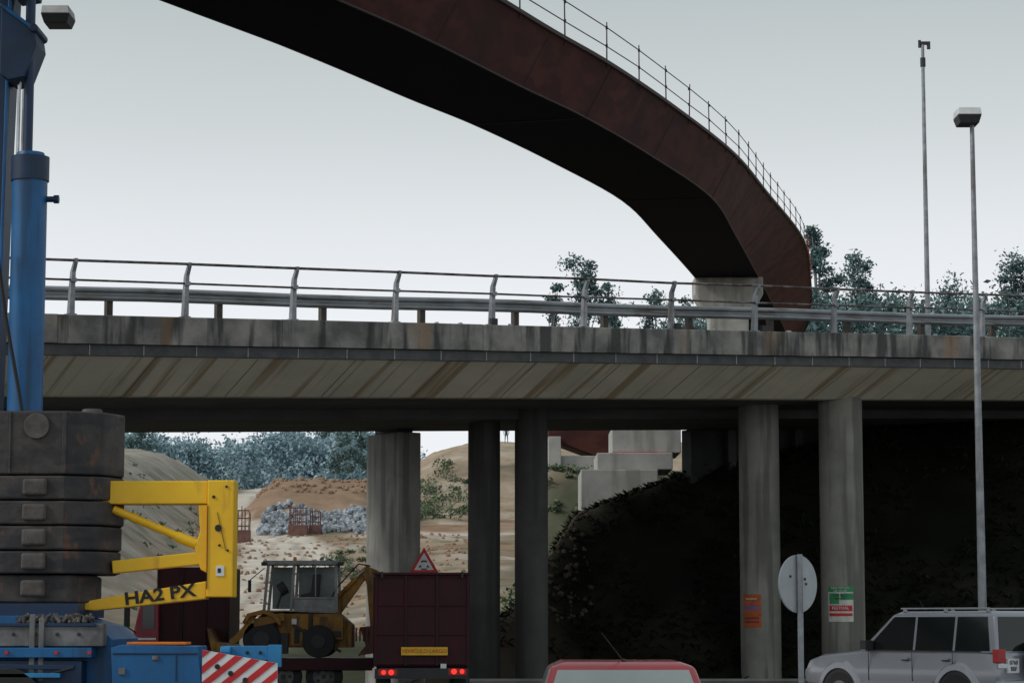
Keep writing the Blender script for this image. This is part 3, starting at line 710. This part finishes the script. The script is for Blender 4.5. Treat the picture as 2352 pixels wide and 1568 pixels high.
for k in range(4): mb.box(-3.85+k*0.09,-3.81+k*0.09,Y0+0.05,Y0+0.12,1.3,1.62)
mb.build('backhoe_arm',bh,bevel=0.02)
mb=MB().m('cabgrey')
zb,zt=2.02,3.18
for (xa,xb2) in ((-6.12,-6.02),(-5.45,-5.38),(-4.32,-4.36)):
    for yy in (Y0+0.2,Y1-0.25):
        mb.beam((xa,yy,zb),(xb2,yy,zt),0.07,0.07)
mb.box(-6.15,-4.25,Y0+0.1,Y1-0.15,zt,zt+0.1); mb.box(-6.12,-4.3,Y0+0.2,Y1-0.25,zb-0.05,zb+0.04)
mb.beam((-5.42,Y0+0.18,2.36),(-4.34,Y0+0.18,2.36),0.05,0.05)
mb.box(-5.38,-4.36,Y0+0.19,Y0+0.22,2.04,2.34)
mb.beam((-4.85,Y0+0.18,2.4),(-4.85,Y0+0.18,3.18),0.03,0.03)
mb.m('black').box(-6.18,-6.05,Y0+0.02,Y0+0.1,zt-0.03,zt+0.06).box(-4.3,-4.15,Y0+0.02,Y0+0.1,zt-0.03,zt+0.06).box(-6.5,-6.42,Y0,Y0+0.05,2.5,2.8).cyl((-6.45,Y0+.02,2.8),(-6.1,Y0+.1,3.1),0.015,0.015,5)
mb.m('orange').cyl((-5.4,Y0+0.6,zt+0.1),(-5.4,Y0+0.6,zt+0.2),0.05,0.04,10)
mb.m('dgrey').prism([(-5.25,2.1),(-4.85,2.1),(-4.78,2.95),(-4.95,2.95),(-5.0,2.5),(-5.25,2.45)],Y0+0.6,Y0+1.1).cyl((-5.85,Y0+.7,2.1),(-5.7,Y0+.7,2.6),0.03,0.03,6).cyl((-5.78,Y0+.6,2.55),(-5.62,Y0+.6,2.65),0.17,0.17,12)
mb.build('cab_frame',bh,bevel=0.012)
mb=MB().m('glassl').box(-6.02,-5.47,Y1-0.28,Y1-0.27,2.1,3.14).box(-5.36,-4.4,Y1-0.28,Y1-0.27,2.1,3.14); mb.build('cab_glass',bh)
mb=MB().m('hose')
for x,r_ in ((-6.15,0.46),(-4.75,0.40)):
    for yy in (Y0-0.05,Y1-0.2): mb.cyl((x,yy,0.9+r_),(x,yy+0.28,0.9+r_),r_,r_,26)
mb.m('dgrey')
for x,r_ in ((-6.15,0.46),(-4.75,0.40)): mb.cyl((x,Y0-0.07,0.9+r_),(x,Y0-0.045,0.9+r_),r_*0.45,r_*0.45,18)
mb.build('tyres',bh,bevel=0.04)
mb=MB().m('black').box(-5.35,-5.22,Y0+0.08,Y0+0.095,1.25,1.6).box(-5.15,-5.07,Y0+0.08,Y0+0.095,1.3,1.6).m('white').box(-5.42,-5.3,Y0+0.08,Y0+0.095,1.72,1.85)
mb.build('decals',bh)

# ------------------------------------------------------------------ tipper truck
tp=group('tipper_truck',(-2.02,55,0),math.radians(2.5))
mb=MB().m('maroon').box(-1.06,1.06,0.0,4.8,0.78,2.84).build('tipper_body',tp,True,bevel=0.04)
mb=MB().m('maroon')
for x in (-1.03,-0.36,0.34,1.03): mb.box(x-0.03,x+0.03,-0.035,0.0,0.8,2.82)
for z in (0.85,1.5,2.15,2.78): mb.box(-1.05,1.05,-0.025,-0.001,z-0.02,z+0.02)
mb.box(-1.09,1.09,-0.06,0.05,2.82,2.88)
for y in (0.8,1.6,2.4,3.2,4.0): mb.box(-1.1,-1.06,y,y+0.08,0.8,2.8).box(1.06,1.1,y,y+0.08,0.8,2.8)
mb.m('dgrey')
for x in (-0.9,0.9): mb.cyl((x,-0.07,2.75),(x,-0.07,2.9),0.03,0.03,8)
mb.build('ribs',tp,True,bevel=0.01)
mb=MB().m('dgrey').box(-0.95,0.95,0.0,4.6,0.55,0.76).box(-1.05,1.05,-0.08,0.0,0.52,0.74)
mb.m('plate').box(-0.46,0.58,-0.085,-0.055,1.04,1.22)
mb.m('white').box(0.42,0.55,-0.083,-0.08,0.75,0.85)
mb.build('underframe',tp,True)
text('lettering','VEHICULO LARGO',(0.06,-0.09,1.13),0.12,'red',tp,local=True)
mb=MB().m('tail').cyl((-0.85,-0.10,0.66),(-0.85,-0.08,0.66),0.05,0.05,12).cyl((-0.68,-0.10,0.66),(-0.68,-0.08,0.66),0.06,0.06,12).cyl((0.72,-0.10,0.68),(0.72,-0.08,0.68),0.06,0.06,12).cyl((0.9,-0.10,0.68),(0.9,-0.08,0.68),0.05,0.05,12)
mb.m('tailoff').box(-0.97,-0.55,-0.088,-0.081,0.59,0.73).box(0.6,1.0,-0.088,-0.081,0.6,0.74)
mb.build('tail_lights',tp,True)
mb=MB().m('maroonl').prism([(-1.0,0.6),(1.0,0.6),(1.0,2.3),(0.9,2.55),(-0.9,2.55),(-1.0,2.3)],5.0,6.6).build('cab',tp,True,bevel=0.05)
mb=MB().m('glass').box(-0.85,0.85,6.6,6.62,1.5,2.3).build('windscreen',tp,True)
mb=MB()
for y in (1.0,2.2,5.6):
    for sx in (-1,1): mb.m('hose').cyl((sx*0.72,y,0.48),(sx*1.02,y,0.48),0.48,0.48,26).m('chassis').cyl((sx*1.0,y,0.48),(sx*1.04,y,0.48),0.25,0.2,16)
mb.build('wheels',tp,True)

# ------------------------------------------------------------------ cars
def car(name,loc,rz,L_,W_,belt,roof,xr0,xr1,xf0,xf1,wr,paint,rings,wins,wx,wr_r,glassk='glass',rearg=None,cap=0.07,rimk='chassis'):
    g=group(name,loc,rz); hw=W_/2
    mb=MB().m(paint); R=[]
    for (x,zb,zm,zt,w) in rings:
        pts_=[(w-0.12,zb),(w-0.02,zb+0.08),(w,zm),(w-0.015,zm+0.12 if zm+0.12<zt-0.06 else (zm+zt)/2),(w-0.06,zt-0.04),(w-0.16,zt)]
        ring=[(x,a,b) for a,b in pts_]+[(x,-a,b) for a,b in reversed(pts_)]
        R.append(ring)
    mb.loft(R); mb.build('lower_body',g,True,smooth=True,bevel=0.015)
    wb=hw-0.05
    P=lambda x,y,z:(x,y,z)
    zt=roof-cap; ra=0.12
    mb=MB().m(paint)
    mb.loft([[P(xr0,-wb,belt-0.05),P(xf0,-wb,belt-0.05),P(xf0,wb,belt-0.05),P(xr0,wb,belt-0.05)],
             [P(xr1,-wr,zt),P(xf1,-wr,zt),P(xf1,wr,zt),P(xr1,wr,zt)],
             [P(xr1+ra*0.7,-wr+ra,roof),P(xf1-ra*1.2,-wr+ra,roof),P(xf1-ra*1.2,wr-ra,roof),P(xr1+ra*0.7,wr-ra,roof)]])
    mb.build('greenhouse',g,True,bevel=0.04,seg=4,smooth=True)
    mb=MB().m(glassk)
    k0,k1=0.08,0.95
    hgt=zt-(belt-0.05)
    for side in (-1,1):
        for (b0,b1,t0,t1) in wins:
            f=lambda x,k:(x,side*((wb+(wr-wb)*k)+0.006),belt-0.05+hgt*k)
            q=[f(b0,k0),f(b1,k0),f(t1,k1),f(t0,k1)]
            q2=[(a,b-side*0.02,c) for a,b,c in q]
            mb.loft([q,q2])
    for (x0,x1,sg) in ((xr0,xr1,-1),(xf0,xf1,1)):
        if sg<0 and rearg: mb.m(rearg)
        else: mb.m(glassk)
        f=lambda y,k:(x0+(x1-x0)*k+sg*0.007,y*((wb+(wr-wb)*k)-0.07),belt-0.05+hgt*k)
        q=[f(-1,k0),f(1,k0),f(1,k1),f(-1,k1)]; q2=[(a-sg*0.02,b,c) for a,b,c in q]
        mb.loft([q,q2])
    mb.build('windows',g,True)
    mb=MB()
    for x in wx:
        for side in (-1,1):
            mb.m('dgrey').cyl((x,side*(hw-0.3),wr_r+0.02),(x,side*(hw+0.004),wr_r+0.02),wr_r*1.17,wr_r*1.17,30)
            wheel(mb,x,side*(hw-0.11),wr_r,0.24,side,rimk)
    mb.build('wheels',g,True)
    return g
ang=math.atan2(0.785,-0.62)
orx=8.60+0.92*0.785; ory=43.6+0.92*0.62
suv=car('silver_suv',(orx,ory,0.08),ang,4.9,1.86,1.18,1.90,0.03,0.16,3.42,2.62,0.76,'silver',
 [(0.0,0.52,0.75,1.10,0.84),(0.06,0.45,0.75,1.18,0.90),(0.5,0.42,0.75,1.20,0.93),(3.2,0.42,0.75,1.19,0.93),(3.6,0.42,0.75,1.16,0.93),(4.4,0.44,0.74,1.09,0.91),(4.75,0.48,0.7,1.00,0.87),(4.92,0.52,0.7,0.86,0.78)],
 [(0.20,1.02,0.32,1.02),(1.08,1.98,1.08,1.98),(2.04,3.22,2.04,2.56)],(0.95,3.85),0.38)
mb=MB()
for side in (-1,1):
    mb.m('silver').beam((0.35,side*0.66,1.945),(2.5,side*0.66,1.945),0.035,0.03)
    for x in (0.4,1.4,2.4): mb.box(x-0.04,x+0.04,side*0.66-0.02,side*0.66+0.02,1.88,1.94)
mb.build('roof_rails',suv,True,bevel=0.01)
mb=MB()
for side in (-1,1):
    mb.m('dgrey')
    for x in (1.03,2.01,3.1): mb.box(x-0.006,x+0.006,side*0.928,side*0.934,0.55,1.14)
    for x in (1.12,2.1): mb.m('silver').box(x,x+0.17,side*0.932-0.012,side*0.932+0.02,1.02,1.05); mb.m('dgrey').box(x,x+0.17,side*0.925,side*0.936,0.995,1.015)
    mb.m('dgrey').box(3.0,3.14,side*0.90,side*1.10,1.19,1.36)
    mb.box(0.4,3.2,side*0.885,side*0.90,1.165,1.185)
    mb.m('silver').box(1.5,3.25,side*0.925,side*0.945,0.5,0.62)
    for x in (0.95,3.85):
        ring=[(math.cos(math.pi*k/14-0.25*(k==0)),math.sin(math.pi*k/14)) for k in range(15)]
        mb.m('silver')
        mb.loft([[(x+c*0.455,side*0.88,0.38+s_*0.455),(x+c*0.46,side*0.965,0.38+s_*0.46),(x+c*0.55,side*0.955,0.38+s_*0.56),(x+c*0.62,side*0.88,0.38+s_*0.63)] for c,s_ in ring])
mb.build('trim_and_arches',suv,True)
MB().m('silver').box(-0.12,0.1,-0.90,0.90,0.42,0.68).build('rear_bumper',suv,True,bevel=0.05,seg=3)
mb=MB().m('tailoff')
mb.box(-0.02,0.12,0.70,0.905,0.98,1.22); mb.box(-0.02,0.12,-0.905,-0.70,0.98,1.22)
mb.m('white').box(-0.03,-0.0,0.62,0.9,0.88,0.96).box(-0.03,-0.0,-0.9,-0.62,0.88,0.96)
mb.build('tail_lights',suv,True,bevel=0.015)
mb=MB().m('hose').cyl((-0.05,-0.12,1.02),(-0.24,-0.12,1.02),0.37,0.37,32).m('silver').cyl((-0.24,-0.12,1.02),(-0.27,-0.12,1.02),0.34,0.31,32)
mb.build('spare_wheel',suv,True,bevel=0.03)
MB().m('white').box(-0.05,-0.005,0.38,0.68,0.80,1.05).build('number_plate',suv,True)
text('plate_lettering','0760\nBBF',(-0.055,0.53,0.925),0.11,'black',suv,rot=(math.pi/2,0,-math.pi/2),local=True)
MB().m('hose').cyl((3.0,-0.6,1.85),(3.2,-0.62,2.1),0.005,0.004,5).build('aerial',suv,True)
rc=car('red_hatchback_car',(1.03,22.3,0.0),math.radians(90),3.9,1.76,0.93,1.42,0.10,0.50,3.0,2.25,0.67,'redcar',
 [(0.0,0.4,0.6,0.84,0.79),(0.07,0.3,0.6,0.92,0.85),(0.5,0.25,0.6,0.95,0.88),(2.9,0.25,0.6,0.94,0.88),(3.5,0.28,0.55,0.84,0.85),(3.85,0.35,0.5,0.68,0.75)],
 [(0.35,1.05,0.72,1.05),(1.15,1.95,1.15,1.95),(2.05,2.85,2.05,2.2)],(0.65,3.15),0.29,'glassl','glassr',0.045)
MB().m('dgrey').cyl((0.75,-0.02,1.42),(0.45,0.2,1.69),0.006,0.004,5).cyl((0.76,-0.02,1.41),(0.75,-0.02,1.44),0.025,0.02,8).build('antenna',rc,True)
MB().m('tailoff').box(-0.02,0.03,0.60,0.81,0.62,0.82).box(-0.02,0.03,-0.81,-0.60,0.62,0.82).m('white').box(-0.03,0.0,-0.26,0.26,0.55,0.66).build('rear_details',rc,True)

# ------------------------------------------------------------------ street furniture
def lamp(x,y,h,hx,hs=1.0):
    g=group('street_lamp',(x,y,0))
    MB().m('galv').cyl((0,0,0),(0,0,h),0.095,0.045,20).cyl((0,0,0),(0,0,0.6),0.12,0.12,20).build('pole',g,True,smooth=True)
    mb=MB().m('dgrey'); w=0.24*hs; d=0.3*hs
    mb.loft([[(hx-w*.8,-d*.8,h),(hx+w*.8,-d*.8,h),(hx+w*.8,d*.8,h),(hx-w*.8,d*.8,h)],[(hx-w,-d,h+0.17),(hx+w,-d,h+0.17),(hx+w,d,h+0.17),(hx-w,d,h+0.17)]])
    mb.m('white').loft([[(hx-w,-d,h+0.172),(hx+w,-d,h+0.172),(hx+w,d,h+0.172),(hx-w,d,h+0.172)],[(hx-w*.95,-d*.95,h+0.32),(hx+w*.9,-d*.95,h+0.32),(hx+w*.9,d*.95,h+0.32),(hx-w*.95,d*.95,h+0.32)]])
    mb.build('lamp_head',g,True,bevel=0.012)
lamp(9.40,49.0,11.85,-0.09)
lamp(-8.95,44.0,12.68,0.58,1.1)
g=group('camera_mast',(13.75,80,0))
MB().m('galv').cyl((0,0,0),(0,0,21.0),0.13,0.055,14).build('pole',g,True,smooth=True)
MB().m('dgrey').cyl((0,0,20.2),(0,0,20.5),0.09,0.09,12).box(-0.12,0.25,-0.06,0.06,20.95,21.05).cyl((0.2,0,20.96),(0.2,0,20.8),0.06,0.06,10).cyl((-0.1,0,21.1),(-0.1,0,20.85),0.05,0.05,10).build('camera_head',g,True)
MB().m('chassis').box(-0.2,0.3,-0.3,0.3,8.2,9.4).build('equipment_box',g,True)

g=group('round_traffic_sign',(4.70,40,0))
q=Matrix.Rotation(math.radians(43),4,'Z')
mb=MB().m('signback'); c0=Vector((-0.02,0.03,2.40)); ax=q@Vector((0,1,0))
mb.cyl(c0,c0+ax*0.03,0.47,0.47,48); mb.m('white').cyl(c0+ax*0.031,c0+ax*0.034,0.46,0.46,48); mb.build('sign_disc',g,True,smooth=True)
mb=MB().m('galv').box(-0.045,0.045,-0.055,0.02,0,2.88).build('post',g,True,bevel=0.01)
mb=MB().m('dgrey')
for du,dz in ((-0.2,0.12),(0.16,0.08),(0.19,0.0)):
    p=c0+q@Vector((du,-0.004,dz)); mb.box(-0.025,0.025,-0.002,0.002,-0.02,0.02,Matrix.Translation(p)@q)
mb.build('stickers',g,True)

g=group('warning_triangle_sign',(-2.30,64.0,0))
MB().m('galv').cyl((0,0.04,0),(0,0.04,3.5),0.04,0.04,10).build('post',g,True)
def tri(r,z): return [(0,z+r),(r*0.866,z-r/2),(-r*0.866,z-r/2)]
mb=MB().m('red').prism(tri(0.44,3.27),-0.01,0.01); mb.m('white').prism(tri(0.30,3.27),-0.016,-0.012); mb.build('sign_face',g,True)
mb=MB().m('black')
mb.prism([(-0.10,3.30),(-0.06,3.37),(0.06,3.37),(0.10,3.30),(0.05,3.33),(-0.05,3.33)],-0.022,-0.018)
mb.prism([(-0.14,3.18),(-0.10,3.26),(-0.06,3.20)],-0.022,-0.018).prism([(0.14,3.18),(0.10,3.26),(0.06,3.20)],-0.022,-0.018).prism([(-0.09,3.16),(0.09,3.16),(0.06,3.13),(-0.06,3.13)],-0.022,-0.018)
mb.build('pictogram',g,True)

g=group('roadside_guardrail',(4,52,0))
mb=MB().m('wbeam_d'); rings=[]
for x in axis([(-0.9,40,2)]): rings.append([(x,52+a,b-0.11) for a,b in prof]+[(x,52.012+a,b-0.11) for a,b in reversed(prof)])
mb.loft(rings).build('beam',g)
mb=MB().m('wood')
for k in range(20): mb.box(-0.8+k*2,-0.68+k*2,52.02,52.12,0,0.58)
mb.build('posts',g)

def poster(name,cx,cy,R,a0,a1,z0,z1,parts,labels):
    g=group(name,(cx,cy,0))
    def patch(key,u0,u1,v0,v1,off):
        mb=MB().m(key); nseg=12; vs=[]
        for i in range(nseg+1):
            a_=math.radians(a0+(a1-a0)*(u0+(u1-u0)*i/nseg)); r_=R+off
            for v in (v0,v1): vs.append((math.sin(a_)*r_,-math.cos(a_)*r_,z0+(z1-z0)*v))
        mb.add(vs,[(2*i,2*i+2,2*i+3,2*i+1) for i in range(nseg)]); return mb
    for i,(key,u0,u1,v0,v1) in enumerate(parts): patch(key,u0,u1,v0,v1,0.006+0.002*i).build('sheet_%d'%i,g,True,fixn=False)
    am=math.radians((a0+a1)/2)
    for (tx,v,sz,key) in labels:
        rr=R+0.03
        text('lettering',tx,(math.sin(am)*rr,-math.cos(am)*rr,z0+(z1-z0)*v),sz,key,g,rot=(math.pi/2,0,am),local=True)
poster('festival_poster',8.72,64.6,0.575,-48,20,1.78,2.70,
 [('posterw',0,1,0,1),('green',0,1,0.84,1),('green',0.5,1,0.62,0.80),('green',0.05,0.45,0.5,0.8),('red',0.05,0.95,0.30,0.46),('red',0.05,0.95,0.16,0.24)],
 [('SAN MIGUEL',0.95,0.085,'posterw'),('DE VILAR',0.87,0.085,'posterw'),('CONTRA O',0.74,0.07,'black'),('IMPACTO',0.65,0.07,'black'),('FESTIVAL',0.38,0.11,'white')])
poster('orange_poster',6.63,65.4,0.54,-62,-4,1.62,2.5,
 [('postero',0,1,0,1),('posterb',0.08,0.92,0.52,0.68),('redmesh',0.1,0.9,0.14,0.2),('redmesh',0.1,0.9,0.26,0.32),('posterw',0.2,0.8,0.85,0.88)],[])

px_,py_=-0.6,258.0; pz=H(px_,py_)
pg=group('standing_person',(px_,py_,pz))
J=[(0,0,0.95,.15),(0,0,1.15,.14),(0,0,1.38,.17),(0,0,1.52,.07),(0,-0.01,1.66,.10),(0,-0.01,1.76,.07),
   (-.2,0,1.42,.065),(-.27,0.02,1.14,.05),(-.24,-0.04,0.9,.04),(-.235,-0.06,0.8,.04),(.2,0,1.42,.065),(.28,0.02,1.14,.05),(.22,-0.06,0.92,.04),(.2,-0.09,0.83,.04),
   (-.1,0,0.88,.1),(-.13,-0.01,0.48,.07),(-.14,0.03,0.08,.05),(-.15,-0.13,0.03,.04),(.1,0,0.88,.1),(.13,-0.01,0.48,.07),(.15,0.03,0.08,.05),(.17,-0.13,0.03,.04)]
Ed=[(0,1),(1,2),(2,3),(3,4),(4,5),(2,6),(6,7),(7,8),(8,9),(2,10),(10,11),(11,12),(12,13),(0,14),(14,15),(15,16),(16,17),(0,18),(18,19),(19,20),(20,21)]
me=bpy.data.meshes.new('body'); me.from_pydata([j[:3] for j in J],Ed,[]); me.materials.append(M['cloth'])
o=bpy.data.objects.new('body',me); S.collection.objects.link(o); o.parent=pg
o.modifiers.new('skin','SKIN')
for i,j in enumerate(J): me.skin_vertices[0].data[i].radius=(j[3],j[3]*0.8)
me.skin_vertices[0].data[0].use_root=True
sm=o.modifiers.new('sub','SUBSURF'); sm.levels=1; sm.render_levels=2
mb=MB().m('skin').cyl((0,-0.09,1.60),(0,-0.095,1.74),0.07,0.08,12); mb.build('face',pg,True,bevel=0.02)

# ------------------------------------------------------------------ light and sky
sun_dir=Vector((-0.85,-0.30,0.65)).normalized()
el=math.asin(sun_dir.z); az=math.atan2(sun_dir.x,sun_dir.y)
w=bpy.data.worlds.new('World'); S.world=w; w.use_nodes=True
nt=w.node_tree; N=nt.nodes; L=nt.links
bg=N['Background']; outn=N['World Output']
sky=N.new('ShaderNodeTexSky'); sky.sky_type='NISHITA'; sky.sun_disc=False; sky.sun_elevation=el; sky.sun_rotation=az
sky.dust_density=6; sky.air_density=1.5
L.new(sky.outputs['Color'],bg.inputs['Color']); bg.inputs['Strength'].default_value=0.08
tc=N.new('ShaderNodeTexCoord'); sp=N.new('ShaderNodeSeparateXYZ'); L.new(tc.outputs['Generated'],sp.inputs['Vector'])
cr2=N.new('ShaderNodeValToRGB'); L.new(sp.outputs['Z'],cr2.inputs['Fac'])
els=cr2.color_ramp.elements
els[0].position=0.0; els[0].color=(0.93,0.97,1.0,1); els[1].position=1.0; els[1].color=(0.50,0.56,0.59,1)
for p_,c_ in ((0.12,(0.93,0.96,1.0)),(0.155,(0.84,0.875,0.91)),(0.20,(0.67,0.715,0.73)),(0.25,(0.53,0.585,0.595)),(0.4,(0.49,0.56,0.58))):
    e=els.new(p_); e.color=(*c_,1)
nz=N.new('ShaderNodeTexNoise'); nz.inputs['Scale'].default_value=3; nz.inputs['Detail'].default_value=3
L.new(tc.outputs['Generated'],nz.inputs['Vector'])
mr=N.new('ShaderNodeMapRange'); mr.inputs['To Min'].default_value=0.96; mr.inputs['To Max'].default_value=1.04; L.new(nz.outputs['Fac'],mr.inputs['Value'])
bg2=N.new('ShaderNodeBackground'); L.new(cr2.outputs['Color'],bg2.inputs['Color']); L.new(mr.outputs['Result'],bg2.inputs['Strength'])
mx=N.new('ShaderNodeMixShader'); mx.inputs['Fac'].default_value=0.92
L.new(bg.outputs['Background'],mx.inputs[1]); L.new(bg2.outputs['Background'],mx.inputs[2]); L.new(mx.outputs['Shader'],outn.inputs['Surface'])
sl=bpy.data.lights.new('sun','SUN'); sl.energy=1.5; sl.angle=math.radians(12); sl.color=(1,0.97,0.92)
so=bpy.data.objects.new('sun',sl); so.rotation_euler=sun_dir.to_track_quat('Z','Y').to_euler(); S.collection.objects.link(so)

# ------------------------------------------------------------------ camera
cam=bpy.data.cameras.new('camera'); cam.sensor_width=36; cam.lens=5600/2352*36; cam.clip_end=6000; cam.clip_start=0.5
co=bpy.data.objects.new('camera',cam); co.location=(0,0,E); co.rotation_euler=(math.radians(90+6.53),0,0)
S.collection.objects.link(co); S.camera=co
